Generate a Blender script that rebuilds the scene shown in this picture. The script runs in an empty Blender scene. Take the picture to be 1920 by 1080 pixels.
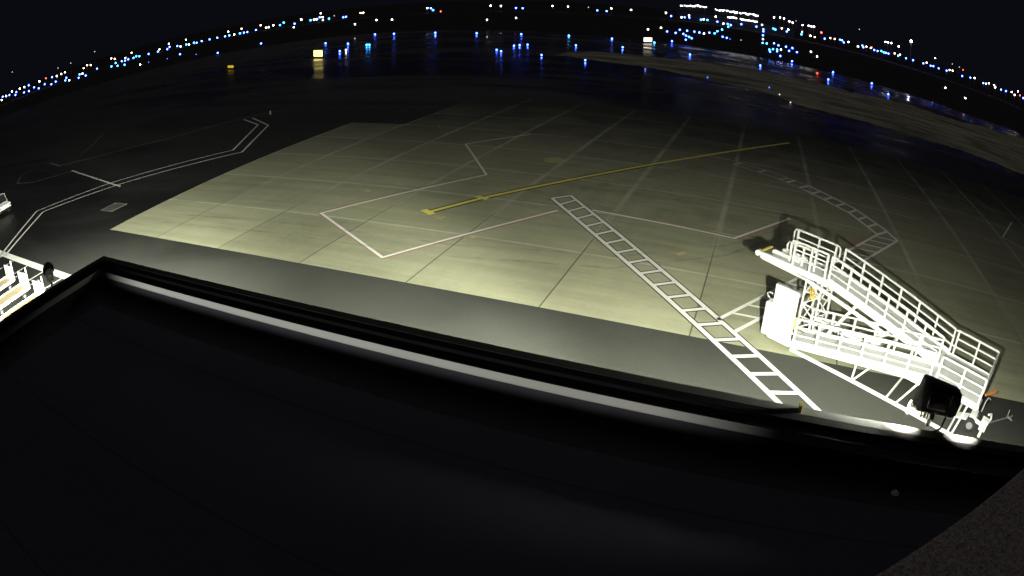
import bpy, bmesh, math, random
from mathutils import Vector, Matrix
random.seed(7)
sc = bpy.context.scene
COL = sc.collection
PI = math.pi
H = 12.1                                   # camera height above the apron, metres

# ------------------------------------------------------------------ camera (wide webcam lens, fisheye polynomial)
F, K1, K2 = 1244.878, 0.0771099, 0.0248355
PITCH, ROLL, YAW = 0.49195, 0.0088827, 0.3746967
CX, CY = 965.33, 594.07
cam = bpy.data.cameras.new('camera')
cam_ob = bpy.data.objects.new('camera', cam); COL.objects.link(cam_ob); sc.camera = cam_ob
cam.type = 'PANO'; cam.panorama_type = 'FISHEYE_LENS_POLYNOMIAL'
cam.sensor_fit = 'HORIZONTAL'; cam.sensor_width = 36; cam.sensor_height = 20.25
cam.fisheye_fov = math.radians(175)
cam.fisheye_polynomial_k0 = 0.0
cam.fisheye_polynomial_k1 = -4.26838365e-02
cam.fisheye_polynomial_k2 = -6.56162632e-05
cam.fisheye_polynomial_k3 = -6.58781099e-07
cam.fisheye_polynomial_k4 = -4.65449691e-07
cam.shift_x, cam.shift_y = -0.00278, 0.05007
cam.clip_start, cam.clip_end = 0.05, 20000
def _cam_rot():
    cr, sr = math.cos(ROLL), math.sin(ROLL); cp, sp = math.cos(PITCH), math.sin(PITCH); cy, sy = math.cos(YAW), math.sin(YAW)
    R = Matrix(((cr, -sr, 0), (sr, cr, 0), (0, 0, 1)))
    P = Matrix(((1, 0, 0), (0, sp, -cp), (0, cp, sp)))
    Y = Matrix(((cy, -sy, 0), (sy, cy, 0), (0, 0, 1)))
    return Y @ P @ R
CAMR = _cam_rot()
cam_ob.matrix_world = Matrix.Translation((0, 0, H)) @ CAMR.to_4x4()
def ray(px, py):
    u, v = px - CX, -(py - CY); r = math.hypot(u, v) + 1e-9; q = (r / 1000) ** 2
    th = r / F * (1 + K1 * q + K2 * q * q); s = math.sin(th) / r
    return CAMR @ Vector((u * s, v * s, -math.cos(th)))
def at(px, py, z=0.0):                     # survey a point of the photograph back onto the level z
    d = ray(px, py); t = (z - H) / d.z
    return Vector((d.x * t, d.y * t, z))

# ------------------------------------------------------------------ night sky, faint added fill, floodlights
w = bpy.data.worlds.new('World'); sc.world = w; w.use_nodes = True
wn = w.node_tree; bg = wn.nodes['Background']
bg.inputs[0].default_value = (0.0030, 0.0030, 0.0056, 1); bg.inputs[1].default_value = 1.0
sun = bpy.data.lights.new('night_fill', 'SUN'); sun.energy = 0.14; sun.angle = math.radians(35); sun.color = (1, .97, .9)  # soft overhead fill, added to brighten the grass verge
so = bpy.data.objects.new('night_fill', sun); COL.objects.link(so); so.rotation_euler = (math.radians(-28), 0, math.radians(25))
def spot(name, loc, target, power, angle, blend, color=(1, 1, .9), size=.06):
    l = bpy.data.lights.new(name, 'SPOT'); l.energy = power; l.spot_size = math.radians(angle); l.spot_blend = blend
    l.color = color; l.shadow_soft_size = size
    o = bpy.data.objects.new(name, l); COL.objects.link(o); o.location = loc
    o.rotation_euler = (Vector(target) - Vector(loc)).to_track_quat('-Z', 'Y').to_euler()
    return o
FLOOD = (.975, 1.0, .83)
spot('floodlight_beam_right', (2.05, 5.10, 9.22), (.042, 6.897, 0), 68600, 160, .901, FLOOD, .14)
spot('floodlight_beam_slab', (1.8, 5.10, 9.23), (-10.62, 11.32, 0), 58500, 69, .52, FLOOD, .14)
spot('floodlight_beam_left', (-9.85, 4.30, 8.95), (-21.93, 5.01, 0), 223700, 104.5, 1.0, FLOOD)
for sx in (1.73, 2.50):                    # light leaking from both ends of the lamp tube onto the coping
    spot('floodlight_spill', (sx, 4.98, 9.22), (sx * .9 + .2, 4.75, 8.60), 26000, 108, .8, (1, .95, .80), .04)
spot('roof_lamp_beam', (-4.3, -7.0, 9.25), (-3.73, 4.3, 9.0), 4300, 41, .5, (1, .98, .94), .012)
sc.cycles.use_denoising = True
sc.view_settings.view_transform = 'Standard'; sc.view_settings.look = 'None'
sc.view_settings.exposure = 0; sc.view_settings.gamma = 1

# ------------------------------------------------------------------ helpers
def tag(o, label=None, cat=None, group=None, kind=None):
    if label: o['label'] = label
    if cat: o['category'] = cat
    if group: o['group'] = group
    if kind: o['kind'] = kind
    return o
def empty(name, loc=(0, 0, 0), rz=0, label=None, cat=None, group=None):
    o = bpy.data.objects.new(name, None); COL.objects.link(o); o.location = loc; o.rotation_euler = (0, 0, rz)
    return tag(o, label, cat, group)
class MB:
    def __init__(s): s.b = bmesh.new()
    def box(s, x0, x1, y0, y1, z0, z1):
        v = [s.b.verts.new(p) for p in ((x0, y0, z0), (x1, y0, z0), (x1, y1, z0), (x0, y1, z0), (x0, y0, z1), (x1, y0, z1), (x1, y1, z1), (x0, y1, z1))]
        for f in ((3, 2, 1, 0), (4, 5, 6, 7), (0, 1, 5, 4), (1, 2, 6, 5), (2, 3, 7, 6), (3, 0, 4, 7)): s.b.faces.new([v[i] for i in f])
        return s
    def prism(s, pts, off):                # polygon extruded by the vector off
        a = [s.b.verts.new(p) for p in pts]; c = [s.b.verts.new(Vector(p) + Vector(off)) for p in pts]
        n = len(pts); s.b.faces.new(a[::-1]); s.b.faces.new(c)
        for i in range(n): s.b.faces.new((a[i], a[(i + 1) % n], c[(i + 1) % n], c[i]))
        return s
    def bar(s, a, b, wd, ht=None, up=(0, 0, 1)):   # rectangular bar
        ht = ht or wd; a, b = Vector(a), Vector(b); d = (b - a).normalized(); up = Vector(up)
        if abs(d.dot(up)) > .99: up = Vector((1, 0, 0))
        x = d.cross(up).normalized() * wd / 2; y = x.cross(d).normalized() * ht / 2
        s.prism([a - x - y, a + x - y, a + x + y, a - x + y], b - a); return s
    def tube(s, pts, r, n=8, cap=True):
        pts = [Vector(p) for p in pts]; rings = []
        for i, p in enumerate(pts):
            d = (pts[min(i + 1, len(pts) - 1)] - pts[max(i - 1, 0)]).normalized()
            up = Vector((0, 0, 1)) if abs(d.z) < .95 else Vector((1, 0, 0))
            x = d.cross(up).normalized(); y = x.cross(d).normalized(); rr = r[i] if isinstance(r, (list, tuple)) else r
            rings.append([s.b.verts.new(p + (x * math.cos(2 * PI * k / n) + y * math.sin(2 * PI * k / n)) * rr) for k in range(n)])
        for a, c in zip(rings, rings[1:]):
            for k in range(n): s.b.faces.new((a[k], a[(k + 1) % n], c[(k + 1) % n], c[k]))
        if cap: s.b.faces.new(rings[0][::-1]); s.b.faces.new(rings[-1])
        return s
    def flat(s, pts):
        s.b.faces.new([s.b.verts.new(p) for p in pts]); return s
    def strip(s, a, b, wd, z):             # painted stripe lying on the ground
        a, b = Vector((a[0], a[1], z)), Vector((b[0], b[1], z)); d = (b - a).normalized(); x = Vector((-d.y, d.x, 0)) * wd / 2
        return s.flat([a - x, b - x, b + x, a + x])
    def poly(s, pts, wd, z):               # mitred painted line
        P = [Vector((p[0], p[1], z)) for p in pts]; L = []
        for i, p in enumerate(P):
            d0 = (p - P[i - 1]).normalized() if i else (P[1] - p).normalized()
            d1 = (P[i + 1] - p).normalized() if i < len(P) - 1 else d0
            n0 = Vector((-d0.y, d0.x, 0)); n1 = Vector((-d1.y, d1.x, 0)); m = (n0 + n1).normalized()
            L.append(m * (wd / 2) / max(.35, m.dot(n0)))
        for i in range(len(P) - 1): s.flat([P[i] - L[i], P[i + 1] - L[i + 1], P[i + 1] + L[i + 1], P[i] + L[i]])
        return s
    def build(s, name, mat, parent=None, bevel=0, smooth=False):
        bmesh.ops.recalc_face_normals(s.b, faces=s.b.faces)
        me = bpy.data.meshes.new(name); s.b.to_mesh(me); s.b.free(); me.materials.append(mat)
        if smooth:
            for p in me.polygons: p.use_smooth = True
        o = bpy.data.objects.new(name, me); COL.objects.link(o)
        if parent: o.parent = parent
        if bevel:
            m = o.modifiers.new('bevel', 'BEVEL'); m.width = bevel; m.segments = 2; m.limit_method = 'ANGLE'
        return o
def surf(name, mb, mat): return tag(mb_build_up(mb, name, mat), kind='structure')
def mb_build_up(mb, name, mat):
    o = mb.build(name, mat)
    if o.data.polygons and o.data.polygons[0].normal.z < 0: o.data.flip_normals()
    return o
def copy_tree(o, parent=None):
    c = o.copy(); COL.objects.link(c); c.parent = parent
    for ch in [k for k in bpy.data.objects if k.parent == o]: copy_tree(ch, c)
    return c

# ------------------------------------------------------------------ materials
class Nodes:
    def __init__(s, name):
        s.m = bpy.data.materials.new(name); s.m.use_nodes = True; s.t = s.m.node_tree; s.n = s.t.nodes; s.bs = s.n['Principled BSDF']
        s.tc = s.n.new('ShaderNodeTexCoord')
    def link(s, a, b): s.t.links.new(a, b)
    def val(s, x, sock):
        if isinstance(x, (int, float)): sock.default_value = x
        elif isinstance(x, (tuple, list)): sock.default_value = x if len(x) == len(sock.default_value) else (*x, 1)
        else: s.link(x, sock)
    def math(s, op, a, b=0.0, c=0.0, clamp=False):
        n = s.n.new('ShaderNodeMath'); n.operation = op; n.use_clamp = clamp
        for i, x in enumerate((a, b, c)): s.val(x, n.inputs[i])
        return n.outputs[0]
    def mix(s, f, a, b, mode='MIX'):
        n = s.n.new('ShaderNodeMix'); n.data_type = 'RGBA'; n.blend_type = mode
        s.val(f, n.inputs[0]); s.val(a, n.inputs[6]); s.val(b, n.inputs[7]); return n.outputs[2]
    def noise(s, scale, detail=4, rough=.55, stretch=(1, 1, 1), rot=0.0, dist=0.0):
        mp = s.n.new('ShaderNodeMapping'); mp.inputs['Scale'].default_value = stretch; mp.inputs['Rotation'].default_value = (0, 0, rot); s.link(s.tc.outputs['Object'], mp.inputs[0])
        n = s.n.new('ShaderNodeTexNoise'); n.inputs['Scale'].default_value = scale; n.inputs['Detail'].default_value = detail
        n.inputs['Roughness'].default_value = rough; n.inputs['Distortion'].default_value = dist; s.link(mp.outputs[0], n.inputs[0]); return n.outputs[0]
    def ramp(s, x, a, b):                  # smoothstep a..b -> 0..1
        n = s.n.new('ShaderNodeMapRange'); n.interpolation_type = 'SMOOTHSTEP'; s.val(x, n.inputs[0]); n.inputs[1].default_value = a; n.inputs[2].default_value = b; return n.outputs[0]
    def xyz(s):
        n = s.n.new('ShaderNodeSeparateXYZ'); s.link(s.tc.outputs['Object'], n.inputs[0]); return n.outputs
    def bump(s, h, strength, dist=.02):
        n = s.n.new('ShaderNodeBump'); n.inputs['Strength'].default_value = strength; n.inputs['Distance'].default_value = dist; s.link(h, n.inputs['Height']); s.link(n.outputs[0], s.bs.inputs['Normal'])
    def out(s, color=None, rough=.6, metal=0.0, spec=.5):
        if color is not None: s.val(color, s.bs.inputs['Base Color'])
        s.val(rough, s.bs.inputs['Roughness']); s.val(metal, s.bs.inputs['Metallic']); s.bs.inputs['Specular IOR Level'].default_value = spec
        return s.m
def plain(name, col, rough=.5, metal=0.0, var=.12, scale=6, spec=.5):
    k = Nodes(name); n = k.noise(scale, 5)
    dark = tuple(c * (1 - var) for c in col); lite = tuple(min(1, c * (1 + var)) for c in col)
    return k.out(k.mix(n, dark, lite), rough, metal, spec)
def emit(name, col, strength):
    m = bpy.data.materials.new(name); m.use_nodes = True; t = m.node_tree; t.nodes.clear()
    e = t.nodes.new('ShaderNodeEmission'); e.inputs[0].default_value = (*col, 1); e.inputs[1].default_value = strength
    o = t.nodes.new('ShaderNodeOutputMaterial'); t.links.new(e.outputs[0], o.inputs[0]); return m

S, X0, Y0 = 6.0986, -38.173, 22.123        # concrete panels
def concrete_mat():
    k = Nodes('apron_concrete'); X, Y, Z = k.xyz()
    gx = k.math('DIVIDE', k.math('SUBTRACT', X, X0), S); gy = k.math('DIVIDE', k.math('SUBTRACT', Y, Y0), S)
    cid = k.n.new('ShaderNodeCombineXYZ'); k.link(k.math('FLOOR', gx), cid.inputs[0]); k.link(k.math('FLOOR', gy), cid.inputs[1])
    wn_ = k.n.new('ShaderNodeTexWhiteNoise'); wn_.noise_dimensions = '2D'; k.link(cid.outputs[0], wn_.inputs['Vector'])
    pv = wn_.outputs['Value']
    fine = k.noise(3.2, 8, .7); big = k.noise(.22, 5, .6, dist=.6)
    streak = k.noise(1.0, 6, .6, (.10, 1.3, 1), math.radians(4)); streak2 = k.noise(1.2, 5, .6, (1.2, .12, 1), math.radians(-62))
    v = k.math('ADD', .66, k.math('MULTIPLY', k.math('SUBTRACT', pv, .25), .24))
    v = k.math('ADD', v, k.math('MULTIPLY', k.math('SUBTRACT', fine, .5), .34))
    v = k.math('ADD', v, k.math('MULTIPLY', k.math('SUBTRACT', big, .5), .55))
    v = k.math('ADD', v, k.math('MULTIPLY', k.math('SUBTRACT', streak, .5), .85))
    v = k.math('ADD', v, k.math('MULTIPLY', k.math('SUBTRACT', streak2, .5), .22), clamp=True)
    base = k.mix(v, (.15, .152, .09), (.475, .475, .325))
    # oil and tyre staining where aircraft stand
    dx = k.math('DIVIDE', k.math('ADD', X, 9.0), 13.0); dy = k.math('DIVIDE', k.math('SUBTRACT', Y, 38.0), 8.0)
    rr = k.math('SQRT', k.math('ADD', k.math('MULTIPLY', dx, dx), k.math('MULTIPLY', dy, dy)))
    st = k.math('MULTIPLY', k.math('SUBTRACT', 1.0, k.ramp(rr, .3, 1.2)), k.math('MULTIPLY', k.ramp(k.noise(.5, 6, .65), .35, .7), .28))
    base = k.mix(st, base, (.10, .10, .07))
    far_fade = k.math('MULTIPLY', k.ramp(k.math('ADD', Y, k.math('MULTIPLY', k.math('SUBTRACT', big, .5), 22)), 37, 69), .94)   # floodlight falloff over the outer rows, painted into the colour
    base = k.mix(far_fade, base, (.012, .012, .011))
    dA = k.math('ABSOLUTE', k.math('SUBTRACT', k.math('FRACT', k.math('ADD', gy, .5)), .5))   # distance to joints, in panels
    dB = k.math('ABSOLUTE', k.math('SUBTRACT', k.math('FRACT', k.math('ADD', gx, .5)), .5))
    wob = k.math('ADD', .35, k.math('MULTIPLY', k.ramp(k.noise(.35, 3), .3, .62), .65))
    keep = k.math('SUBTRACT', 1.0, k.math('MULTIPLY', k.ramp(Y, 45, 70), .8))
    wob = k.math('MULTIPLY', wob, keep)
    jA = k.math('MULTIPLY', k.math('SUBTRACT', 1.0, k.ramp(dA, .004, .024)), k.math('MULTIPLY', wob, k.ramp(Y, 24, 26)))
    jB = k.math('MULTIPLY', k.math('SUBTRACT', 1.0, k.ramp(dB, .008, .045)), k.math('MULTIPLY', wob, k.ramp(Y, 26, 40)))
    base = k.mix(k.math('MULTIPLY', jA, .74), base, (.68, .67, .54))
    base = k.mix(k.math('MULTIPLY', jB, .72), base, (.66, .65, .52))
    crack = k.math('MULTIPLY', k.math('SUBTRACT', 1.0, k.ramp(dB, .003, .008)), k.math('SUBTRACT', 1.0, k.ramp(Y, 27, 37)))
    base = k.mix(k.math('MULTIPLY', crack, .8), base, (.05, .05, .04))
    k.bump(fine, .25, .01)
    return k.out(base, .72, 0, .35)
def apron_mat():
    k = Nodes('wet_asphalt'); X, Y, Z = k.xyz()
    n1 = k.noise(.16, 5, .6, dist=.4); n2 = k.noise(9, 8, .75); pud = k.noise(.045, 5, .6, (.45, 1.6, 1), dist=.8)
    edge = k.math('ADD', Y, k.math('MULTIPLY', k.math('SUBTRACT', n1, .5), 10))
    dry_falloff = k.math('MULTIPLY', k.math('SUBTRACT', 1.0, k.ramp(edge, 17.5, 27.5)), k.math('MULTIPLY', k.ramp(X, -47, -21), k.math('SUBTRACT', 1.0, k.math('MULTIPLY', k.ramp(X, 6, 14), .5))))  # dry strip by the building; X ramps paint floodlight falloff into its ends
    v = k.math('ADD', k.math('MULTIPLY', n2, .8), k.math('MULTIPLY', n1, .45), clamp=True)
    dc = k.mix(v, (.026, .028, .023), (.080, .083, .069)); wc = k.mix(n1, (.004, .004, .0045), (.011, .011, .011))
    base = k.mix(dry_falloff, wc, dc)
    away = k.math('ADD', k.math('SUBTRACT', 1.0, k.ramp(Y, 55, 95)), k.math('SUBTRACT', 1.0, k.ramp(X, -170, -95)), clamp=True)
    wet_r = k.math('ADD', k.math('ADD', .10, k.math('MULTIPLY', away, .36)), k.math('MULTIPLY', k.ramp(pud, .38, .62), .30))
    rough = k.math('ADD', k.math('MULTIPLY', dry_falloff, .55), wet_r, clamp=True)
    k.bump(k.math('ADD', k.math('MULTIPLY', k.noise(.9, 4, .6), 1.0), k.math('MULTIPLY', n2, .05)), .09, .05)
    return k.out(base, rough, 0, .5)
def grass_mat():
    k = Nodes('verge_grass'); a = k.noise(.12, 8, .75, (.5, 1.3, 1)); b = k.noise(3, 8, .8)
    v = k.ramp(k.math('ADD', k.math('MULTIPLY', a, .7), k.math('MULTIPLY', b, .3)), .34, .66)
    k.bump(b, .9, .2)
    return k.out(k.mix(v, (.06, .06, .03), (.74, .71, .52)), .9, 0, .1)
def paint(name, col, wear=.35, under=(.2, .2, .15)):
    k = Nodes(name); n = k.noise(2.2, 8, .75); f = k.math('MULTIPLY', k.ramp(n, .52, .72), wear)
    return k.out(k.mix(f, col, under), .6, 0, .3)
def roof_mat():
    k = Nodes('roof_membrane'); a = k.noise(.8, 6, .65); b = k.noise(14, 6, .7)
    X, Y, Z = k.xyz()
    seam = k.math('ABSOLUTE', k.math('SUBTRACT', k.math('FRACT', k.math('DIVIDE', k.math('ADD', Y, .2), 1.5)), .5))
    sm = k.math('SUBTRACT', 1.0, k.ramp(seam, .006, .014))
    c = k.mix(k.math('MULTIPLY', k.math('ADD', a, b), .5), (.042, .042, .062), (.072, .072, .094))
    c = k.mix(k.math('MULTIPLY', sm, .7), c, (.034, .034, .046)); k.bump(b, .4, .01)
    return k.out(c, .95, 0, .12)
def gravel_mat():
    k = Nodes('roof_gravel'); v = k.n.new('ShaderNodeTexVoronoi'); v.inputs['Scale'].default_value = 75; k.link(k.tc.outputs['Object'], v.inputs[0])
    c = k.mix(v.outputs['Color'], (.15, .13, .12), (.40, .35, .32)); k.bump(v.outputs['Distance'], .6, .01)
    return k.out(c, .9, 0, .2)
M = dict(dullrim=plain('dull_grate_rim', (.16, .15, .13), .7), cant=plain('cant_membrane', (.042, .042, .048), .9, 0, .3, 4, .05), spill_pale=plain('spill_pale_edge', (.05, .05, .048), .7, 0, .3, 5, .05), turf=plain('dark_turf', (.058, .054, .053), 1.0, 0, .5, .08, 0.0),
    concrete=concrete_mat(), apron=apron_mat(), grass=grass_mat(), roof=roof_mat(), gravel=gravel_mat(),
    white_paint=paint('white_marking_paint', (.95, .95, .92), .15), faint_paint=paint('worn_marking_paint', (.30, .27, .22), .6, (.05, .05, .05)),
    worn_white=paint('worn_white_paint', (.62, .62, .55), .75, (.25, .25, .19)), grey_paint=paint('thin_white_marking_paint', (.95, .94, .90), .12, (.3, .3, .28)),
    yellow_paint=paint('yellow_marking_paint', (1.0, .90, .20), .08), pale_yellow=paint('faded_yellow_paint', (.55, .50, .25), .6, (.36, .36, .25)),
    red_paint=paint('worn_red_marking_paint', (.42, .26, .20), .85, (.30, .27, .19)), dark_paint=paint('dark_marking_border', (.045, .045, .04), .4),
    white_steel=plain('white_painted_steel', (.90, .90, .88), .4, 0, .08, 3), deck=plain('ramp_deck_plate', (.66, .67, .66), .6, .0, .15, 9),
    galv=plain('grey_metal', (.42, .43, .44), .45, .6, .15, 8), black=plain('black_powder_coat', (.006, .0055, .0055), .5, 0, .3, 9),
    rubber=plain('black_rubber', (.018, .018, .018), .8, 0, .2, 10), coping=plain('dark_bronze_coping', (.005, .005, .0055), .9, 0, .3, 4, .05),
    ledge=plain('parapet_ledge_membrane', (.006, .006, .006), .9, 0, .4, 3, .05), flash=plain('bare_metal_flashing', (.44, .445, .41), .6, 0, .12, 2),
    fwall=plain('far_hall_cladding', (.05, .05, .05), .9, 0, .2, .1, .1), wall=plain('building_wall_cladding', (.30, .29, .27), .7), orange=plain('orange_plastic', (.75, .22, .05), .5), gold=plain('yellow_winch_paint', (.75, .50, .10), .5),
    yellow=plain('yellow_safety_paint', (.80, .66, .12), .5), tan=plain('cart_deck_boards', (.36, .29, .17), .7, 0, .35, 5),
    glass=plain('dark_glass', (.02, .025, .03), .1), lampgrey=plain('lamp_grey_casting', (.50, .52, .50), .5),
    pole=plain('dark_grey_stake', (.06, .06, .06), .6), bulb=emit('warm_bulb', (1, .86, .62), 7), lens=emit('floodlight_lens', (1, .95, .8), 40),
    label=plain('white_sticker', (.9, .9, .9), .5, 0, .02))

# ------------------------------------------------------------------ the ground
surf('apron', MB().flat([(-6000, -3000, 0), (6000, -3000, 0), (6000, 9000, 0), (-6000, 9000, 0)]), M['apron'])
Y6 = Y0 + 8 * S
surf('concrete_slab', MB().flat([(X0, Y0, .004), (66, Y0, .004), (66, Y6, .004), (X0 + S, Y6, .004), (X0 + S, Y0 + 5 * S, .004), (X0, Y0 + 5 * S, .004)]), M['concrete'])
low = [at(x, y)[:2] for x, y in ((1040, 103), (1100, 111), (1200, 124), (1300, 144), (1440, 176), (1500, 197), (1600, 224), (1690, 249), (1791, 279), (1916, 325))] + [(72, 88), (130, 84)]
up = [(190, 240), (130, 205)] + [at(x, y)[:2] for x, y in ((1915, 258), (1800, 228), (1700, 196), (1600, 173), (1440, 134), (1300, 113), (1200, 103), (1100, 97), (1060, 98))]
def interp(P, x):
    P = sorted((p[0], p[1]) for p in P)
    for (x0, y0), (x1, y1) in zip(P, P[1:]):
        if x0 <= x <= x1: return y0 + (y1 - y0) * (x - x0) / max(1e-6, x1 - x0)
    return P[0][1] if x < P[0][0] else P[-1][1]
gb = MB(); xa = max(min(p[0] for p in low), min(p[0] for p in up)); va = []
for k in range(220):                       # columns across the verge, with frayed edges
    x = xa + .9 * k; a, c = interp(low, x), interp(up, x)
    a += random.gauss(0, .45) + .7 * math.sin(k * .31); c += random.gauss(0, .9) + 1.0 * math.sin(k * .23)
    va.append((gb.b.verts.new((x, min(a, c - .5), .006)), gb.b.verts.new((x, c, .006))))
for (a, b_), (c, d) in zip(va, va[1:]): gb.b.faces.new((a, c, d, b_))
surf('grass_verge', gb, M['grass'])
tf = [(-6000, 60), (-330, 100), (-215, 172), (-165, 214), (-110, 226), (-30, 214), (40, 200), (70, 189), (100, 204), (150, 246), (420, 425), (6000, 3500), (6000, 8990), (-6000, 8990)]
surf('airfield_turf', MB().flat([(x, y, .004) for x, y in tf]), M['turf'])
# ------------------------------------------------------------------ painted markings
Z1 = .009; Z2 = .013
def G2(*pts): return [at(*p)[:2] for p in pts]
def mark(name, mat, fn):
    b = MB(); fn(b); return surf(name, b, M[mat])
LA, LB = Vector((-11.73, 35.68)), Vector((2.75, 18.0))         # the long ladder marking beside the stand
RA, RB = Vector((-10.87, 36.67)), Vector((4.25, 17.95))
def long_ladder(b, grow=0.0, z=Z2):
    b.strip(LA, LB, .23 + grow, z); b.strip(RA, RB, .23 + grow, z); b.strip(LA, RA, .23 + grow, z + .0002)
    n = 18
    for i in range(1, n):
        a = LA.lerp(LB, (i - .0) / n * .985); c = RA.lerp(RB, i / n * .985 - .018)
        b.strip(a, c, .21 + grow, z + .0004)
mark('walkway_ladder_border', 'dark_paint', lambda b: long_ladder(b, .14, Z1))
mark('walkway_ladder_marking', 'white_paint', long_ladder)
def ladder(b, A, B, n, wd, z):
    for i in range(len(A) - 1): b.strip(A[i], A[i + 1], wd, z)
    for i in range(len(B) - 1): b.strip(B[i], B[i + 1], wd, z)
def far_ladder(b):
    out = [Vector(p) for p in [(-1.4, 52.54), (1.57, 50.9), (4.48, 48.9), (7.79, 45.29), (9.79, 41.6), (10.4, 39.8)]]
    inn = [Vector(p) for p in [(-1.9, 51.3), (1.56, 49.44), (4.0, 47.4), (7.3, 43.6), (8.93, 40.12)]]
    ladder(b, out[2:], inn[2:], 0, .26, Z2)
    def along(P, t):
        L = [(P[i + 1] - P[i]).length for i in range(len(P) - 1)]; d = t * sum(L)
        for i, l in enumerate(L):
            if d <= l: return P[i].lerp(P[i + 1], d / l)
            d -= l
        return P[-1]
    for i in range(4, 13): b.strip(along(inn, i / 12), along(out, .01 + i / 12 * .90), .28, Z2 + .0003)
    e0, e1, i0, i1 = Vector((10.4, 39.8)), Vector((.16, 23.17)), Vector((8.93, 40.12)), Vector((-.65, 23.9))
    b.strip(e0, e1, .19, Z2); b.strip(i0, i1, .19, Z2)
    rd = at(1664, 456.5)[:2]; rs = at(1637, 450)[:2]; rd = Vector((rd[0] - rs[0], rd[1] - rs[1])).normalized()
    ed = (e1 - e0); n = Vector((-ed.y, ed.x))
    for i in range(15):                    # slanting rungs
        a = i0.lerp(i1, .03 + i * .0655); s = n.dot(e0 - a) / n.dot(rd); b.strip(a, a + rd * s, .17, Z2 + .0003)
mark('crossing_ladder_marking', 'white_paint', far_ladder)
def worn_end(b):
    b.poly([(-1.6, 52.3), (1.57, 50.9), (4.48, 48.9)], .14, Z1); b.poly([(-1.9, 51.3), (1.56, 49.44), (4.0, 47.4)], .14, Z1)
    for x0, y0, x1, y1 in ((-1.7, 51.2, -1.2, 52.1), (.3, 50.1, 1.0, 51.2), (2.0, 49.1, 2.9, 50.0)): b.strip((x0, y0), (x1, y1), .3, Z1 + .001)
mark('worn_end_of_crossing_ladder', 'worn_white', worn_end)
def stand(b):
    b.poly(G2((995, 252), (873, 270), (912, 328), (602, 400), (717, 483), (1046, 395)), .17, Z2)
    b.poly(G2((1110, 394), (1377, 447), (1481, 410)), .17, Z2)
    b.poly(G2((1897, 417), (1880, 445), (1919, 466)), .16, Z2)
mark('stand_box_marking', 'white_paint', stand)
def stand_red(b):
    b.poly(G2((873, 267), (908, 330)), .14, Z1)
    b.poly(G2((906, 325), (606, 396)), .12, Z1)
    b.poly(G2((599, 402), (717, 485.5), (1046, 397.5)), .17, Z1); b.poly(G2((1112, 391), (1372, 443)), .14, Z1)
    b.poly(G2((1382, 449), (1482, 413.5)), .22, Z1); b.poly(G2((1570, 477), (1617, 446)), .42, Z1)
mark('red_line_under_stand_marking', 'red_paint', stand_red)
def yel(b):
    b.poly(G2((805, 397.5), (905, 371.5), (1130, 325.5), (1480, 268)), .32, Z2 + .0002)
    b.strip(*G2((794, 393.5), (811, 402)), .42, Z2); b.strip(*G2((895, 368.5), (914, 374)), .40, Z2)
mark('yellow_lead_in_line', 'yellow_paint', yel)
def yelb(b): b.poly(G2((805, 397.5), (905, 371.5), (1130, 325.5), (1240, 306)), .58, Z1)
mark('yellow_line_border', 'dark_paint', yelb)
mark('faded_yellow_patch', 'pale_yellow', lambda b: b.strip(*G2((815, 404), (831, 410)), .5, Z2))
def dbl(b):
    b.poly(G2((2, 478), (69, 396), (205, 344), (437, 281.5), (484, 234), (457, 224)), .20, Z1)
    b.poly(G2((9, 480), (81, 397), (226, 345), (454, 285), (503, 235), (473, 221)), .21, Z1)
    b.poly(G2((135, 320), (180, 335), (226, 350)), .22, Z2)
mark('double_white_line', 'grey_paint', dbl)
def faint(b):
    b.poly(G2((32, 344), (62, 342), (100, 331), (135, 321)), .14, Z1); b.poly(G2((32, 344), (40, 330), (62, 317)), .12, Z1)
    b.poly(G2((93, 306), (112, 311), (170, 297), (320, 259), (420, 231), (470, 218), (560, 201)), .20, Z1)
    b.poly(G2((150, 290), (172, 274), (195, 250)), .13, Z1)
mark('worn_taxi_line', 'faint_paint', faint)
def stalls(b):
    b.strip((-52, 15.62), (-29, 15.62), .62, Z1)
    for x in (-46.6, -43.6, -40.5, -37.4, -34.3, -31.2): b.strip((x, 15.31), (x - .15, 7.0), .17, Z1)
mark('equipment_stall_marking', 'white_paint', stalls)
def rubber_mat():
    k = Nodes('tyre_rubber_film'); n = k.noise(1.1, 6, .7, (.6, .6, 1)); f = k.math('MULTIPLY', k.ramp(n, .38, .70), .24)
    k.out((.03, .03, .027), .7, 0, .2); tr = k.n.new('ShaderNodeBsdfTransparent'); mx = k.n.new('ShaderNodeMixShader'); o = k.n['Material Output']
    k.link(f, mx.inputs[0]); k.link(tr.outputs[0], mx.inputs[1]); k.link(k.bs.outputs[0], mx.inputs[2]); k.link(mx.outputs[0], o.inputs['Surface']); return k.m
M['rubber_film'] = rubber_mat()
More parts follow.
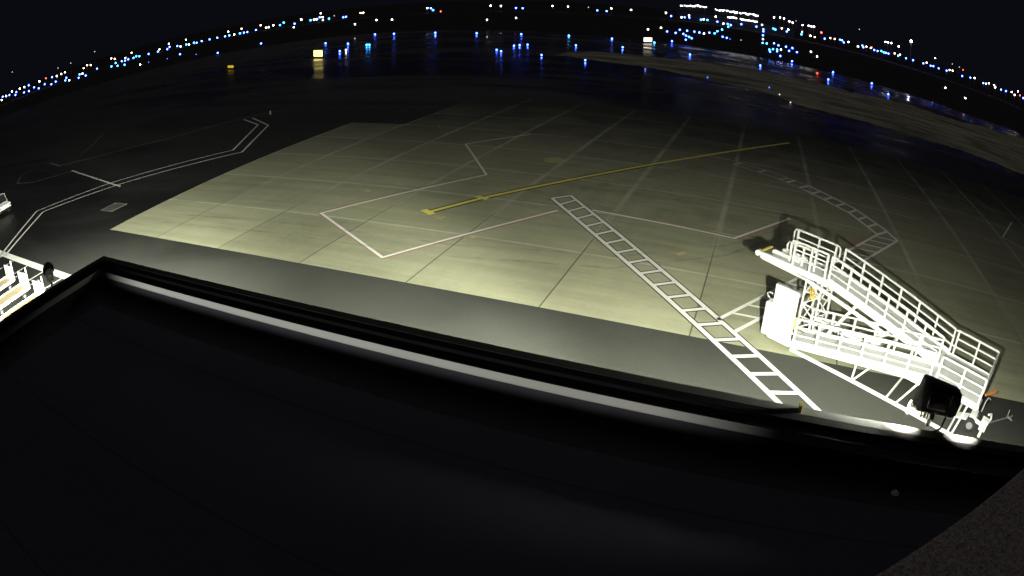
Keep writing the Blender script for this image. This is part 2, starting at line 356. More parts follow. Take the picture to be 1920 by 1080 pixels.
def tyres(b):
    Z3 = .017
    for off in (-.32, .30): b.poly([(-17.3 + off, 30.6), (-15.4 + off, 34.2), (-11 + off, 41.6), (-3 + off, 54.5), (3 + off, 64.5)], .22, Z3)
    for off in (-2.6, -2.2, 2.1, 2.5): b.poly([(-14.0 + off * .86, 37 - off * .5), (-8 + off * .86, 47 - off * .5), (1 + off * .86, 61 - off * .5)], .24, Z3)
    for o in (0, 1.5):
        b.poly([(-34, 24.3 + o), (-24, 25.0 + o), (-14, 25.2 + o), (-6, 27 + o), (-1, 31 + o), (3, 37 + o)], .22, Z3 + .002)
    for x, y, r in ((-12.4, 33.5, .5), (-16.6, 30.3, .35), (-5.2, 36.8, .6), (-21, 27.4, .4), (2.5, 31, .45)):
        b.flat([(x + r * (1 + .25 * math.sin(3 * a + x)) * math.cos(a), y + r * .8 * (1 + .2 * math.sin(2 * a + y)) * math.sin(a), Z3 + .006) for a in [k * PI / 12 for k in range(24)]])
mark('tyre_and_oil_marks', 'rubber_film', tyres)
mark('round_pale_patch', 'pale_yellow', lambda b: b.flat([(-14.55 + .72 * math.cos(t * PI / 12), 44.5 + .95 * math.sin(t * PI / 12), Z1) for t in range(24)]))
for q, (a, c) in enumerate((((743, 343), (753, 346)), ((686, 356), (694, 359)), ((1270, 478), (1284, 473)), ((884, 443), (892, 446)))):
    mark('small_pale_patch', 'pale_yellow', lambda b: b.strip(*G2(a, c), .3, Z1))

# ------------------------------------------------------------------ the building we stand on
bld = empty('airport_building', (0, 0, 0), 0, 'dark flat roofed building in the foreground with low parapet', 'building')
OX, OY, ZP, ZR = -8.40, 4.64, 9.10, 8.72
def sweep(prof, closed=False):
    b = MB(); rows = []
    for o, z in prof:
        rows.append([b.b.verts.new(p) for p in ((18, OY - o, z), (OX + o, OY - o, z), (OX + o, -16, z))])
    n = len(rows)
    for i in range(n if closed else n - 1):
        a, c = rows[i], rows[(i + 1) % n]
        for k in range(2): b.b.faces.new((a[k], a[k + 1], c[k + 1], c[k]))
    return b
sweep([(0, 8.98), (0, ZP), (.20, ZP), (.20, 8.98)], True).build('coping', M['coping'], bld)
sweep([(-.004, 8.99), (-.004, ZP + .002), (.105, ZP + .002), (.105, 8.99)], True).build('spill_edge', M['spill_pale'], bld)  # paler outer edge added so the lamp spill stands out on the coping
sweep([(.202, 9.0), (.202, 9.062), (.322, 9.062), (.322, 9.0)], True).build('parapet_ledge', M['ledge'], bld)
sweep([(.326, 9.056), (.326, 9.01), (.327, 8.992), (.330, 8.982), (.335, 8.975)]).build('flashing', M['flash'], bld, smooth=True)
sweep([(.337, 8.973), (.355, 8.90), (.40, 8.80), (.50, 8.74), (.64, 8.722)]).build('cant_strip', M['cant'], bld, smooth=True)
sweep([(.05, 8.978), (.05, 0.0)]).build('wall', M['wall'], bld)
rf = MB().flat([(OX + .3, -16, ZR), (18, -16, ZR), (18, OY - .3, ZR), (OX + .3, OY - .3, ZR)]).build('roof', M['roof'], bld)
lg = [(.40, 1.205), (.645, 1.39), (1.16, 1.80), (1.8, 2.32), (4.5, 2.32), (4.5, -1.2), (-.6, -1.2), (-.5, .53)]
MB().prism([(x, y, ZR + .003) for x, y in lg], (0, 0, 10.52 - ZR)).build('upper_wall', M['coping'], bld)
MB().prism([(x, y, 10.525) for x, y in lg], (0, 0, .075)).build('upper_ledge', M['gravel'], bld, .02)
MB().box(-8.05, 3.5, -5.12, -5.0, ZR + .002, 9.192).build('unseen_baffle', M['coping'], bld)  # unseen baffle added behind the camera to keep lamp light off the roof
dr = at(1676, 929, ZR)
MB().tube([(dr.x, dr.y, ZR), (dr.x, dr.y, ZR + .03), (dr.x, dr.y, ZR + .05)], [.05, .045, .02], 12).build('roof_glint', M['lampgrey'], bld)  # small grey disc added in place of a glint on the roof
cl = at(1499, 768, ZP)
MB().box(cl.x - .012, cl.x + .012, cl.y - .05, cl.y + .02, ZP, ZP + .07).build('coping_clip', M['yellow'], bld)

# ------------------------------------------------------------------ floodlight on the parapet, right
fl = empty('floodlight', (2.12, 4.72, ZP), math.radians(-4), 'black box floodlight clamped to the parapet in front of the white ramp', 'floodlight')
hb = MB(); prof = [(-.285, .035), (-.245, .0), (.16, .0), (.20, .04), (.215, .14), (.205, .245), (.17, .265), (-.215, .315), (-.238, .295)]
hb.prism([(x, .02, z) for x, z in prof], (0, .15, 0))
hs = hb.build('housing', M['black'], fl, .015); hs.rotation_euler = (math.radians(-12), 0, 0); hs.location = (0, -.02, .115)
MB().box(-.15, .09, -.004, .019, .06, .21).build('rear_cover', M['black'], hs, .008)
MB().tube([(.06, -.002, .10), (.07, -.05, .03), (.03, -.10, -.06), (-.04, -.12, -.10)], .011, 8).build('cable', M['rubber'], hs)
MB().box(-.18, .14, .172, .178, .03, .23).build('lens', M['lens'], hs)
fin = MB()
for i in range(5): fin.box(-.20 + i * .035, -.185 + i * .035, -.02, .018, -.03, .02)
fin.build('heat_sink', M['lampgrey'], hs)
MB().box(-.10, -.06, -.03, .01, .001, .13).build('stand_bracket', M['lampgrey'], fl, .004)
yk = MB(); yk.tube([(-.26, .10, .10), (-.25, .14, .06), (-.18, .17, .05), (-.06, .18, .05)], .022, 8); yk.box(-.30, -.28, .09, .16, .012, .12)
MB().tube([(-.275, .12, .075), (-.25, .125, .065), (-.16, .14, .04), (-.135, .145, .035)], [.03, .052, .055, .03], 12).build('bulb', M['bulb'], fl, smooth=True)
yk.build('yoke', M['white_steel'], fl)

# floodlight on a bracket off the left wall
f2 = empty('floodlight', (-9.72, 4.10, 8.4), math.radians(157), 'round topped grey floodlight with black hood on a pole past the left parapet', 'floodlight')
MB().tube([(0, 0, 0), (0, 0, .34)], .022, 10).build('pole', M['lampgrey'], f2, smooth=True)
MB().tube([(0, 0, .02), (-1.24, .42, .0)], .025, 8).build('wall_arm', M['lampgrey'], f2)
body = MB(); body.prism([(-.035 , .085 * math.cos(a), .46 + .085 * math.sin(a)) for a in [PI * i / 10 for i in range(11)]] + [(-.035, -.07, .34), (-.035, .07, .34)], (.075, 0, 0))
bo = body.build('housing', M['lampgrey'], f2, .01)
hood = MB(); hood.prism([(.0, .12 * math.cos(a), .50 + .14 * math.sin(a)) for a in [PI * (i - 1) / 10 for i in range(13)]], (.085, 0, 0))
ho = hood.build('hood', M['black'], f2, .01); ho.location = (.042, 0, 0)
lb = MB().box(-.0385, -.036, -.028, .03, .42, .455).build('sticker', M['label'], f2)
MB().box(.0, .06, -.05, .05, .345, .36).build('lens', M['lens'], f2)

# ------------------------------------------------------------------ the switchback boarding ramp
ramp = empty('boarding_ramp', (9.77, 18.27, 0), math.radians(-30), 'large white switchback passenger boarding ramp with handrails parked on the slab edge', 'boarding ramp')
W = 2.87; YC = 1.43                        # local x runs along the ramp (0 = landing end), y across (0 = near side)
ZL, ZPF = 1.60, 2.70
def zlow(x): return ZL + (min(x, -2.3) + 2.3) * .205
def zup(x): return ZPF if x <= -8.0 else (ZL if x >= -2.3 else ZL + (-2.3 - x) / 5.7 * (ZPF - ZL))
ws, dk = M['white_steel'], M['deck']
def deckplate(name, x0, x1, y0, y1, zf, th=.07):
    return MB().prism([(x0, y0, zf(x0) - th), (x1, y0, zf(x1) - th), (x1, y0, zf(x1)), (x0, y0, zf(x0))], (0, y1 - y0, 0)).build(name, dk, ramp, .008)
deckplate('lower_ramp_deck', -8.5, -2.32, .06, YC - .07, zlow)
deckplate('upper_ramp_deck', -7.98, -2.32, YC + .07, W - .06, zup)
deckplate('landing_deck', -2.3, .0, .06, W - .06, lambda x: ZL)
deckplate('platform_deck', -10.9, -8.0, YC + .07, W - .06, lambda x: ZPF)
def stringer(x0, x1, y, zf, d=.24, t=.06):
    b = MB(); b.bar((x0, y, zf(x0) - d / 2 + .06), (x1, y, zf(x1) - d / 2 + .06), t, d); return b.build('stringer', ws, ramp, .01)
stringer(-8.55, -2.3, .02, zlow); stringer(-8.5, -2.3, YC - .04, zlow)
stringer(-8.0, -2.3, YC + .04, zup); stringer(-8.0, -2.3, W - .02, zup)
for y in (.02, W - .02): stringer(-2.3, .02, y, lambda x: ZL)
for y in (YC + .04, W - .02): stringer(-11.3 if y < 2 else -10.9, -8.0, y, lambda x: ZPF, .26, .08)
def handrail(name, pts, zf, hgt=1.05, rails=(.38, .72, 1.05), r=.036, kick=False, hoop=(), tops=None):
    b = MB(); P = [(x, y) for x, y in pts]
    for x, y in P: b.bar((x, y, zf(x) - .12), (x, y, zf(x) + hgt), .085, .085)
    for h in rails:
        for (x0, y0), (x1, y1) in zip(P, P[1:]): b.tube([(x0, y0, zf(x0) + h), (x1, y1, zf(x1) + h)], r * (1.25 if h == rails[-1] else 1), 8)
    for (xa, ya), sx in hoop:              # rounded end hoops
        b.tube([(xa, ya, zf(xa) + hgt), (xa + sx * .14, ya, zf(xa) + hgt - .02), (xa + sx * .2, ya, zf(xa) + hgt - .12), (xa + sx * .2, ya, zf(xa) + .45), (xa + sx * .12, ya, zf(xa) + .38), (xa, ya, zf(xa) + .38)], r * 1.1, 8)
    if kick:
        for (x0, y0), (x1, y1) in zip(P, P[1:]): b.bar((x0, y0, zf(x0) + .09), (x1, y1, zf(x1) + .09), .02, .13)
    return b.build(name, ws, ramp)
def xs(a, b, n): return [a + (b - a) * i / n for i in range(n + 1)]
handrail('handrail', [(x, .02) for x in xs(-8.35, -2.35, 6)], zlow, kick=True, hoop=[((-8.35, .02), -1)])
handrail('handrail', [(x, YC - .05) for x in xs(-8.35, -2.45, 6)], zlow, kick=True)
handrail('handrail', [(x, YC + .05) for x in xs(-8.0, -2.45, 6)], zup, kick=True)
handrail('handrail', [(x, W - .02) for x in xs(-8.0, -2.25, 6)], zup, kick=True)
handrail('handrail', [(x, W - .02) for x in (-2.05, -1.0, .0)], lambda x: ZL, hoop=[((-2.05, W - .02), -1)])
handrail('handrail', [(x, .02) for x in (-2.05, -1.0, .0)], lambda x: ZL)
handrail('end_gate', [(.0, y) for y in (.1, YC, W - .1)], lambda x: ZL, 1.0, (.5, 1.0))
handrail('handrail', [(x, W - .02) for x in (-10.35, -9.3, -8.45)], lambda x: ZPF, hoop=[((-10.35, W - .02), -1), ((-8.45, W - .02), 1)])
handrail('handrail', [(x, YC + .04) for x in (-9.75, -8.95, -8.2)], lambda x: ZPF, hoop=[((-9.75, YC + .04), -1)])
handrail('inner_rail', [(x, YC + .42) for x in (-10.1, -9.5, -8.9)], lambda x: ZPF, .8, (.3, .8), hoop=[((-10.1, YC + .42), -1)])
# platform nose
MB().box(-11.35, -10.92, YC + .12, W - .25, ZPF - .05, ZPF - .02).build('platform_nose', M['galv'], ramp)
MB().box(-11.48, -11.36, YC + .16, W - .28, ZPF - .07, ZPF + .02).build('nose_lip', M['yellow'], ramp, .01)
MB().tube([(-11.42, YC + .10, ZPF - .02), (-10.2, YC + .10, ZPF - .02)], .085, 12).build('bumper', ws, ramp, smooth=False)
MB().tube([(-11.42, YC - .06, ZPF - .02), (-11.42, YC + .16, ZPF - .02)], .12, 14).build('nose_roller', ws, ramp)
MB().tube([(-10.95, YC + .45, ZPF + .10), (-10.86, YC + .45, ZPF + .13), (-9.6, YC + .45, ZPF + .13)], .085, 12).build('bumper', ws, ramp)
MB().tube([(-10.75, W - .45, ZPF + .10), (-10.66, W - .45, ZPF + .13), (-9.6, W - .45, ZPF + .13)], .085, 12).build('bumper', ws, ramp)
MB().bar((-11.2, YC + .02, ZPF - .17), (-8.9, YC + .02, ZPF - .30), .07, .10).bar((-8.9, YC + .02, ZPF - .30), (-5.0, YC + .02, 1.72), .08, .16).build('lower_chord', ws, ramp, .01)
# lattice tower under the platform
tw = MB(); TX = (-9.0, -8.25)
for x in TX:
    for y in (YC + .1, W - .1): tw.bar((x, y, .2), (x, y, ZPF - .15), .07)
for y in (YC + .1, W - .1):
    for i in range(4):
        z0 = .25 + i * .55; tw.bar((TX[i % 2], y, z0), (TX[1 - i % 2], y, z0 + .55), .045); tw.bar((TX[0], y, z0), (TX[1], y, z0), .045)
for x in TX:
    for i in range(3): tw.bar((x, YC + .1, .3 + i * .7), (x, W - .1, 1.0 + i * .7), .045)
tw.build('support_tower', ws, ramp)
for y in (YC + .08, W - .1):
    for x0, z0, x1, z1 in ((-7.6, .55, -6.6, zup(-6.6) - .2), (-5.2, .5, -4.4, zup(-4.4) - .2), (-3.0, .5, -2.4, ZL - .2)):
        MB().bar((x0, y, z0), (x1, y, z1), .07).build('brace', ws, ramp)
uc = MB()                                  # undercarriage: rails, hydraulics and cross members between the two flights
for z, y in ((.50, YC + .1), (.95, YC + .15), (.50, W - .1)): uc.bar((-8.25, y, z), (-1.0, y, z), .09, .12)
for i in range(8): uc.bar((-8.0 + i * .95, YC + .1, .5), (-8.0 + i * .95, W - .1, .5), .06)
for i in range(8): uc.bar((-8.0 + i * .95, YC + .1, .5), (-8.0 + i * .95, YC + .1, .95), .05)
uc.tube([(-6.2, YC + .6, .55), (-5.0, YC + .6, 1.6)], .11, 10); uc.tube([(-6.4, YC + .9, .72), (-5.3, YC + .9, .72)], .22, 12)
uc.build('undercarriage', ws, ramp)
bf = MB()
bf.bar((-8.4, -.02, .10), (-.6, -.02, .10), .10, .12); bf.bar((-8.3, W, .22), (-.2, W, .22), .10, .14)
for x in (-8.2, -3.8, -.8): bf.bar((x, -.02, .16), (x, W, .16), .08)
bf.build('base_frame', ws, ramp, .01)
for a, c in (((-5.45, -.02, .12), (-5.45, .02, zlow(-5.45) - .15)), ((-5.42, -.02, .12), (-4.85, .02, zlow(-4.85) - .15)), ((-3.35, -.02, .12), (-2.6, .02, 1.45)), ((-.6, -.02, .1), (-.4, .02, ZL - .15)), ((-.3, W, .2), (-.3, W, ZL - .15)), ((-2.6, W, .2), (-2.6, W, ZL - .15))):
    MB().bar(a, c, .07).build('leg', ws, ramp)
# tall white panel at the foot of the lower flight, folded entry plate behind it
pn = MB().box(-9.58, -8.50, -.05, .03, .14, 2.42).build('side_panel', ws, ramp, .015)
MB().box(-9.56, -8.52, -.045, .10, 2.425, 2.455).build('panel_cap', M['galv'], pn)
MB().box(-9.50, -9.46, -.066, -.052, .3, 1.2).build('panel_rib', ws, pn)
MB().box(-8.72, -8.69, -.066, -.052, .3, 1.0).build('panel_rib', ws, pn)
MB().box(-9.92, -9.62, -.02, .5, .16, 1.55).build('control_cabinet', ws, ramp, .06)
MB().box(-9.9, -8.6, .1, YC - .1, .18, .26).build('entry_plate', dk, ramp, .01)
MB().tube([(-9.75, -.02, 1.75), (-9.86, -.02, 1.78), (-9.9, -.02, 1.9), (-9.8, -.02, 1.98), (-9.66, -.02, 1.95)], .022, 8).build('grab_handle', ws, ramp)
hw = empty('hand_winch'); hw.parent = ramp; hw.location = (-8.62, YC + .02, 2.05)
ring = MB()
for i in range(16):
    a, c = 2 * PI * i / 16, 2 * PI * (i + 1) / 16
    ring.tube([(.13 * math.cos(a), 0, .13 * math.sin(a)), (.13 * math.cos(c), 0, .13 * math.sin(c))], .022, 6)
ring.bar((-.13, 0, 0), (.13, 0, 0), .03); ring.bar((0, 0, -.13), (0, 0, .13), .03)
wo = ring.build('wheel_rim', M['gold'], hw); MB().box(-.08, .12, .03, .2, -.36, -.2).build('gearbox', M['gold'], hw, .02)
MB().box(-8.46, -8.40, -.04, .02, .95, 1.45).build('warning_plate', M['yellow'], ramp)
# wheels, steering and tow bar
def wheel(x, y, r, wd, rz=0.0):
    o = MB().tube([(0, -wd / 2, 0), (0, -wd * .38, 0), (0, wd * .38, 0), (0, wd / 2, 0)], [r * .86, r, r, r * .86], 20).build('wheel', M['rubber'], ramp)
    o.location = (x, y, r + .01); o.rotation_euler = (0, 0, rz)
    MB().tube([(0, -wd / 2 - .012, 0), (0, -wd / 2 - .004, 0)], [r * .30, r * .55], 14).tube([(0, wd / 2 + .004, 0), (0, wd / 2 + .012, 0)], [r * .55, r * .30], 14).build('hub', M['galv'], o)
wheel(-.05, 1.0, .27, .18, math.radians(8)); wheel(.0, 1.95, .27, .18, math.radians(8)); wheel(-8.9, .55, .26, .18); wheel(-8.9, 2.3, .26, .18)
sk = MB(); sk.box(-.55, .08, .62, 1.35, ZL - .45, ZL - .32); sk.prism([(-.9, .35, .55), (-.25, .35, .72), (-.2, .9, .72), (-.75, .9, .52)], (0, 0, .05)); sk.box(-.2, .1, 1.25, 1.85, .32, .55); sk.bar((-.1, 1.0, .3), (-.1, 2.0, .3), .09)
sk.build('steering_carriage', ws, ramp, .01)
st = MB(); st.box(.40, .72, 1.0, 1.36, .28, .72); st.tube([(.56, .92, .06), (.56, .92, .34)], .07, 10); st.bar((.0, 1.3, .42), (.5, 1.2, .42), .10, .14); st.tube([(.6, 1.25, .9), (.72, 1.5, .85), (.78, 1.62, .6), (.7, 1.4, .4)], .05, 8)
st.build('jack', ws, ramp, .02)
tb = MB().tube([(.78, 1.6, .45), (1.58, 3.0, .36)], .028, 8).build('tow_bar', M['galv'], ramp)
MB().bar((1.50, 3.02, .36), (1.68, 2.98, .36), .12, .06).tube([(1.50, 3.0, .34), (1.50, 3.08, .62)], .03, 8).bar((1.64, 2.98, .36), (1.74, 3.24, .38), .06).bar((1.66, 2.98, .36), (1.80, 2.90, .34), .05).build('tow_hitch', M['galv'], tb)
MB().tube([(.22, 1.72, .62), (.24, 1.95, 1.0), (.30, 2.06, 1.12), (.42, 2.12, 1.06)], .032, 8).build('brake_lever', M['galv'], ramp)
MB().bar((.10, 1.98, 1.2), (.52, 2.62, 1.22), .06, .10).build('marker_board', M['orange'], ramp)

# ------------------------------------------------------------------ flat baggage carts on the left
def cart(x, y, label):
    c = empty('baggage_cart', (x, y, 0), math.radians(3), label, 'baggage cart', 'baggage carts parked in the stalls')
    MB().box(-.66, .66, -3.0, -.12, .50, .54).build('deck', M['tan'], c)
    f = MB()
    for sx in (-1, 1): f.box(sx * .66 if sx > 0 else -.80, .80 if sx > 0 else -.66, -3.05, -.05, .42, .60)
    f.box(-.80, .80, -3.12, -3.052, .42, .60); f.box(-.80, .80, -.048, .02, .42, .60); f.build('frame', ws, c, .01)
    MB().box(-.74, .70, .022, .10, .45, 1.35).build('headboard', ws, c, .02)
    MB().tube([(.76, .06, .45), (.76, .06, 1.75)], .045, 8).build('post', ws, c)
    b = MB(); b.tube([(0, .1, .42), (0, 1.15, .30)], .035, 8); b.box(-.10, .10, 1.12, 1.25, .24, .36); b.build('tow_bar', M['galv'], c)
    for sx in (-1, 1):
        for yy in (-2.5, -.45):
            o = MB().tube([(-.07, 0, 0), (.07, 0, 0)], .19, 16).build('wheel', M['rubber'], c); o.location = (sx * .66, yy, .20)
            MB().tube([(-.076, 0, 0), (.076, 0, 0)], .09, 12).build('hub', M['galv'], o)
    return c
cart(-32.25, 12.55, 'white framed flat baggage cart with tan deck, nearest the left parapet')
cart(-35.35, 12.75, 'white framed flat baggage cart with tan deck, between two other carts')
cart(-38.45, 12.85, 'white framed flat baggage cart at the left edge, farthest from the parapet')

# vehicle cut by the left edge
vn = empty('parked_van', (-62.6, 21.3, 0), math.radians(8), 'white van cut off by the left edge of the picture beside the double white line', 'van')
vb = MB(); vb.prism([(1.9, -.9, .45), (1.9, -.9, 1.0), (1.15, -.9, 1.15), (.55, -.9, 1.95), (-2.6, -.9, 1.98), (-2.6, -.9, .45)], (0, 1.8, 0)); vb.build('body', ws, vn, .06)
MB().prism([(1.165, -.78, 1.19), (.60, -.78, 1.90), (.60, .78, 1.90), (1.165, .78, 1.19)], (.03, 0, .025)).build('windscreen', M['glass'], vn)
MB().box(1.86, 2.0, -.86, .86, .38, .62).build('bumper', M['black'], vn, .03)
for sy in (-1, 1):
    MB().box(1.87, 1.915, sy * .72 - .14, sy * .72 + .14, .72, .90).build('headlight', M['galv'], vn, .01)
    MB().prism([(.95, sy * .905, 1.2), (.55, sy * .905, 1.8), (-.4, sy * .905, 1.8), (-.4, sy * .905, 1.2)], (0, sy * .012, 0)).build('side_window', M['glass'], vn)
    for x in (1.15, -1.75):
        o = MB().tube([(0, -.1, 0), (0, .1, 0)], .33, 18).build('wheel', M['rubber'], vn); o.location = (x, sy * .84, .34)
        MB().tube([(0, -.108, 0), (0, .108, 0)], .18, 14).build('rim', M['galv'], o)

# drain in the asphalt left of the slab
dg = empty('drain_grate', (-43.05, 25.73, 0), 0, 'rectangular drain grate with pale rim in the asphalt left of the slab', 'drain')
fr = MB()
for b_ in ((-.95, .95, -.85, -.77), (-.95, .95, .77, .85), (-.95, -.87, -.77, .77), (.87, .95, -.77, .77)): fr.box(b_[0], b_[1], b_[2], b_[3], .001, .02)
fr.build('rim', M['dullrim'], dg)
sl = MB()
for i in range(11): sl.box(-.86 + i * .16, -.80 + i * .16, -.76, .76, .001, .012)
sl.build('slats', M['pole'], dg)
bo_ = empty('marker_stub', (*at(507, 214)[:2], 0), 0, 'tiny white marker stub standing alone beyond the tip of the double line', 'marker')
MB().tube([(0, 0, 0), (0, 0, .35)], .10, 10).build('stub', M['label'], bo_); MB().tube([(0, 0, .35), (0, 0, .42)], [.12, .04], 10).build('cap', M['label'], bo_)

# ------------------------------------------------------------------ airfield lights
EM = {'b': emit('blue_lamp', (.035, .085, 1.0), 48), 'c': emit('pale_blue_lamp', (.03, .30, 1.0), 28), 'w': emit('white_lamp', (1, .93, .82), 22),
      'o': emit('warm_lamp', (1, .68, .42), 16), 'r': emit('red_lamp', (1, .07, .04), 12), 'd': emit('dim_blue_lamp', (.07, .13, .9), 6.0), 'e': emit('dim_white_lamp', (.8, .78, .7), 2.2), 'W': emit('bright_white_lamp', (1, .97, 1), 45), 'C': emit('canopy_lamp', (1, .97, .92), 12)}
CATN = {'b': ('taxiway_edge_light', 'blue taxiway edge light', 'taxiway light'), 'c': ('taxiway_edge_light', 'pale blue taxiway edge light', 'taxiway light'), 'd': ('taxiway_edge_light', 'dim blue taxiway edge light', 'taxiway light'),
        'w': ('runway_light', 'white airfield light', 'airfield light'), 'e': ('runway_light', 'dim white airfield light', 'airfield light'), 'o': ('area_light', 'warm white area light', 'area light'), 'r': ('obstruction_light', 'red airfield light', 'warning light'), 'W': ('mast_light', 'very bright white mast light', 'mast light'), 'C': ('canopy_light', 'white canopy light', 'canopy light')}
LM = {}
def lamp_mesh(c, hgt):                     # stake and globe in one small mesh, globe radius 1 at the origin
    key = (c, hgt)
    if key not in LM:
        b = bmesh.new(); bmesh.ops.create_icosphere(b, subdivisions=2, radius=1.0); n = len(b.faces)
        bmesh.ops.create_cone(b, cap_ends=True, segments=6, radius1=.28, radius2=.22, depth=hgt - .9, matrix=Matrix.Translation((0, 0, -.9 - (hgt - .9) / 2)))
        me = bpy.data.meshes.new('airfield_lamp'); b.to_mesh(me); b.free(); me.materials.append(EM[c]); me.materials.append(M['pole'])
        for i, p in enumerate(me.polygons): p.material_index = 0 if i < n else 1; p.use_smooth = True
        LM[key] = me
    return LM[key]
def where(px, py):
    if py > 88 and 560 < px < 1150: return 'on the near edge of the wet taxiway in mid picture'
    if py > 88 and px >= 1150: return 'beside the pale grass verge on the right'
    if px < 130: return 'in the dense row at the far left edge'
    if px < 340: return 'in the far left string above the dark apron'
    if px < 560: return 'in the long rising string left of the yellow sign'
    if px < 700: return 'at the end of the rising string near the left sign'
    if px < 960: return 'in the scattered row above the middle of the apron'
    if px < 1225: return 'in the scattered row right of the picture centre'
    if px < 1290: return 'left of the crowded blue cluster on the right'
    if px < 1400: return 'in the crowded blue cluster under the bright canopy'
    if px < 1445: return 'in the upright column of blue right of the canopy'
    if px < 1560: return 'in the second blue cluster right of the canopy'
    if px < 1700: return 'in the falling string below the bright mast'
    if px < 1800: return 'in the falling string right of the bright mast'
    return 'in the last string at the right edge'
COUNT = {}
def lamp(c, px, py, k=1.0, name=None, label=None, cat=None, group=None):
    d = ray(px, py); dep = math.degrees(math.asin(-d.z)); hd = math.hypot(d.x, d.y)
    if dep > 1.05: p = at(px, py, .45)
    else:
        D = 640 if px < 1250 else 700
        p = Vector((d.x / hd * D, d.y / hd * D, H + D * d.z / hd))
    dist = (p - Vector((0, 0, H))).length; r = dist * .00105 * k * (1.15 if c in 'bc' else 1)
    r = max(r, .10)
    hgt = max(1.2, round(p.z / r, 2)) if p.z > 2 else 2.0
    if p.z <= 2: p.z = r * 1.9
    o = bpy.data.objects.new(name or CATN[c][0], lamp_mesh(c, hgt)); COL.objects.link(o); o.location = p; o.scale = (r, r, r)
    wh = where(px, py); lab = label or f'{CATN[c][1]} {wh}'
    tag(o, lab, cat or CATN[c][2], group or lab)
    return o
def zoomed(txt, x0, y0):
    for it in txt.split():
        c, x, y = it[0], *it[1:].split(','); k = .62 if c in 'de' else 1.0
        lamp(c, x0 + float(x) / 4, y0 + float(y) / 4, k)
zoomed('''e92,540 b20,725 w12,750 w45,720 b70,712 w90,685 b115,712 b122,690 w148,665 w182,653 b180,693 b215,640 b217,683 b255,655 b290,662 w295,610 b335,632 r345,587 b390,578 w425,570 e435,510 b385,638 b418,612
o460,555 o487,542 b497,583 b490,610 w520,607 e530,473 b590,590 c597,560 w618,550 b643,573 o627,512 o653,489 o680,488 e710,387 b728,520 c836,505 o835,438 o860,442 c868,472 c882,500 b913,460 c935,492 o940,435 b938,462 b962,445
o987,396 c1002,432 c1022,422 c1045,422 w1052,488 b1115,412 d1115,467 b1185,394 o1196,370 b1255,376 o1267,328 b1272,352 d1255,440 b1330,345 w1355,355 b1350,412 o1395,298 c1397,330 w1418,340 c1455,320 b1475,328 d1472,407
b1513,308 b1572,296 b1630,288 b1633,400 b1688,280 o1712,237 c1720,268 w1757,262 c1800,250 o1812,216 b1830,246 b1855,237''', 0, 0)
zoomed('''b0,225 o35,190 b38,330 w75,208 w95,205 w130,190 c180,188 c208,170 o283,210 b290,178 w340,147 c410,152 w435,148 w455,145 b478,130 o485,100 w500,128 o502,150 b522,325 c548,140 e587,118 b628,382 b655,130 b675,126 b690,328 w675,372
w742,185 e742,285 o785,97 o805,95 c830,335 c850,335 b893,260 w903,155 w1020,152 b1035,255 w1285,60 b1312,62 c1328,76 r1385,85 b1345,247 b1655,250 e1733,272 w1733,152 w1760,43 w1837,45 b1805,370 b1838,380''', 480, 0)
zoomed('''b30,60 w30,138 b80,62 w305,45 w420,50 e573,55 b640,78 b710,83 w745,63 w893,75 b70,257 b15,340 b57,335 b117,332 b222,407 c427,268 b480,338 b550,445 b750,290 b830,352 w1020,222 w1118,212 c1068,320 d1000,507 d1467,570
w1155,97 b1193,120 b1163,240 b1200,310 b1227,250 b1258,228 w1272,130 b1295,130 b1313,235 w1328,115 b1330,132 b1285,258 b1305,270 b1303,300 c1328,280 b1347,290 b1335,407 b1368,242 b1405,248 c1417,148 w1437,145 w1440,255 c1465,150
b1480,250 c1520,255 w1528,125 c1540,240 b1540,163 c1575,228 b1580,280 w1585,177 b1610,288 c1618,180 c1622,208 b1640,188 d1635,292 b1720,182 e1718,300 b1833,200 w1875,187 b1885,220 b1885,248 b1882,272 w1882,298 c1880,327 c1910,330 b1862,490''', 960, 0)
zoomed('''w45,130 w90,130 w120,138 w160,160 w185,170 e210,157 w260,188 w305,193 w325,198 w345,200 c40,215 c55,222 o103,213 w152,222 b140,237 o255,240 c250,258 w318,268 o350,278 b425,290 o467,285 o500,292 b540,298 b555,302 b568,318 w603,315 w675,347
e685,220 b708,342 b715,355 o738,350 o770,360 r778,355 b797,375 b822,382 c850,383 c868,393 b885,396 b903,402 w980,348 o950,400 c975,418 o990,410 b1035,437 b1088,452 b1165,475 o1190,470 b1220,493 b1240,496 b1280,512 b1340,530 o1362,525 o1385,530
b1457,570 e1383,480 e1435,503 b1518,582 w1550,585 b1615,623 o1635,628 o1657,625 o1697,638 w1705,655 b1748,672 b1785,683 w1850,712 r1890,715 w1828,690 b1915,735 b45,330 b78,345 b135,355 b183,365 c10,375 c37,372 c68,375 w97,375 b15,390
b158,385 b217,395 b92,422 b180,460 w322,392 w367,425 b452,595 b488,542 d10,645 e87,697 e170,755 b778,625 b903,705 w1330,662 e1467,853 b68,388''', 1440, 0)
for px, py, lab in ((1665, 79.5, 'left of the three bright white lamps beside the tall mast'), (1660, 78.5, 'leftmost bright white lamp near the tall mast'), (1671, 80.5, 'bright white lamp closest to the tall mast'),
                    (1753.5, 109, 'bright white lamp on the falling string right of the tall mast'), (1909, 171, 'bright white lamp at the right edge of the picture'), (1810, 184, 'bright white lamp alone below the last right string')):
    lamp('W', px, py, .8, label=lab)
lamp('W', 1708.5, 77, 1.7, label='brightest white mast light, highest on the right horizon')
lamp('r', 1540, 61, 1.5, label='red light with white glare high on the right horizon')
lamp('r', 1806, 131, .8, label='red light ending the string right of the mast')
lamp('r', 1532.5, 136.5, 1.0, label='round red light standing above the grass verge on the right')
RU = random.uniform
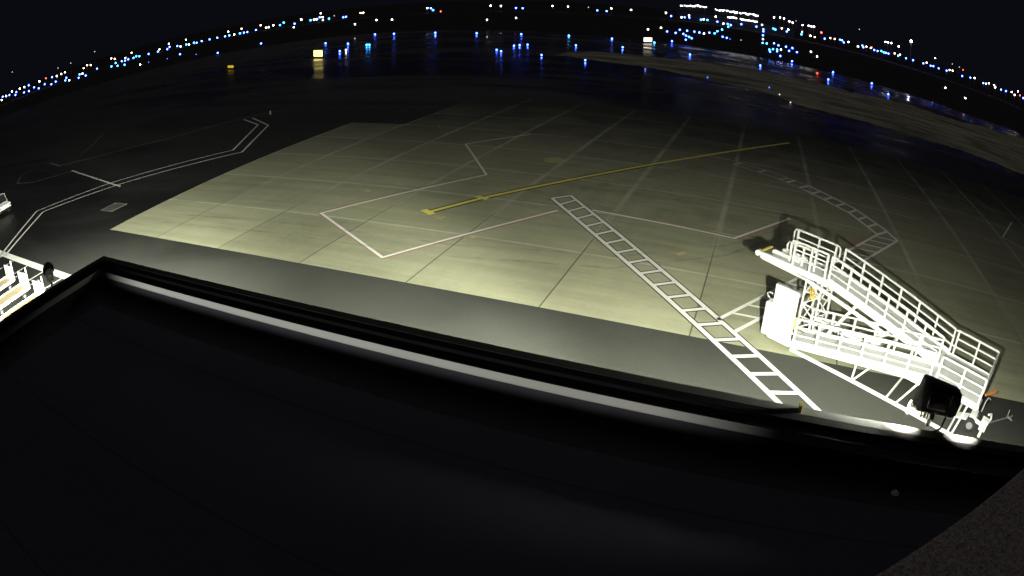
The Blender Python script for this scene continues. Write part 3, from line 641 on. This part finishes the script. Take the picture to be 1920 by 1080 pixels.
for i in range(14): lamp('C', 1276 + 48 * i / 13 + RU(-1, 1), 9.3 + 3.6 * i / 13 + RU(-1.6, 1.6), RU(.55, 1.15), label='white lamp in the left row of the far bright canopy')
for i in range(24): lamp('C', 1341 + 80 * i / 23 + RU(-1, 1), 18.0 + 11.0 * i / 23 + RU(-1.3, 1.0), RU(.5, 1.1), label='white lamp in the upper row of the far bright canopy')
for i in range(9): lamp('C', 1365 + 16 * i / 8, 32.0 + 2.4 * i / 8 + RU(-.9, .9), RU(.6, 1.0), label='white lamp in the left half of the lower canopy row')
for i in range(14): lamp('C', 1389 + 30 * i / 13, 35.8 + 4.8 * i / 13 + RU(-.9, .9), RU(.6, 1.0), label='white lamp in the right half of the lower canopy row')
# far terminal carrying the canopy lamps
a0, a1 = ray(1270, 14), ray(1490, 44)
def farpt(d, D, z): hd = math.hypot(d.x, d.y); return Vector((d.x / hd * D, d.y / hd * D, z))
q0, q1 = farpt(a0, 745, 0), farpt(a1, 745, 0); away = ((q0 + q1) / 2).normalized() * 26
ft = empty('terminal_building', (0, 0, 0), 0, 'long low far terminal behind the rows of bright white canopy lamps', 'building')
MB().prism([q0, q1, q1 + away, q0 + away], (0, 0, 9)).build('hall', M['fwall'], ft)
MB().prism([q0 + Vector((0, 0, 9.003)) - away * .2, q1 + Vector((0, 0, 9.003)) - away * .2, q1 + away * 1.05 + Vector((0, 0, 9.003)), q0 + away * 1.05 + Vector((0, 0, 9.003))], (0, 0, .8)).build('canopy_roof', M['fwall'], ft)

# ------------------------------------------------------------------ lit airfield signs
def sign(px0, px1, py, hgt, mat, label, nb=1):
    a, c = at(px0, py), at(px1, py); wd = (c - a).length; mid = (a + c) / 2
    s = empty('airfield_sign', mid, math.atan2(c.y - a.y, c.x - a.x), label, 'airfield sign')
    MB().box(-wd / 2, wd / 2, -.12, .12, .35, .35 + hgt).build('cabinet', M['pole'], s)
    for i in range(nb):
        x0 = -wd / 2 + .08 + i * wd / nb; x1 = -wd / 2 + (i + 1) * wd / nb - .08
        MB().box(x0, x1, -.14, -.122, .43, .27 + hgt).build('sign_face', mat, s)
    for x in (-wd * .35, wd * .35): MB().tube([(x, 0, 0), (x, 0, .349)], .05, 8).build('leg', M['pole'], s)
sign(589, 606, 109, 1.75, emit('bright_yellow_sign', (1, .84, .24), 2.6), 'large glowing yellow white airfield sign reflected in the wet apron')
sign(428, 439, 130, .8, emit('dim_yellow_sign', (.85, .62, .03), .75), 'small dull yellow airfield sign left of the bright one')
sign(1206, 1222, 80.5, 1.5, emit('white_sign', (1, .93, .74), 2.4), 'wide white lit airfield sign beside a pale blue light')
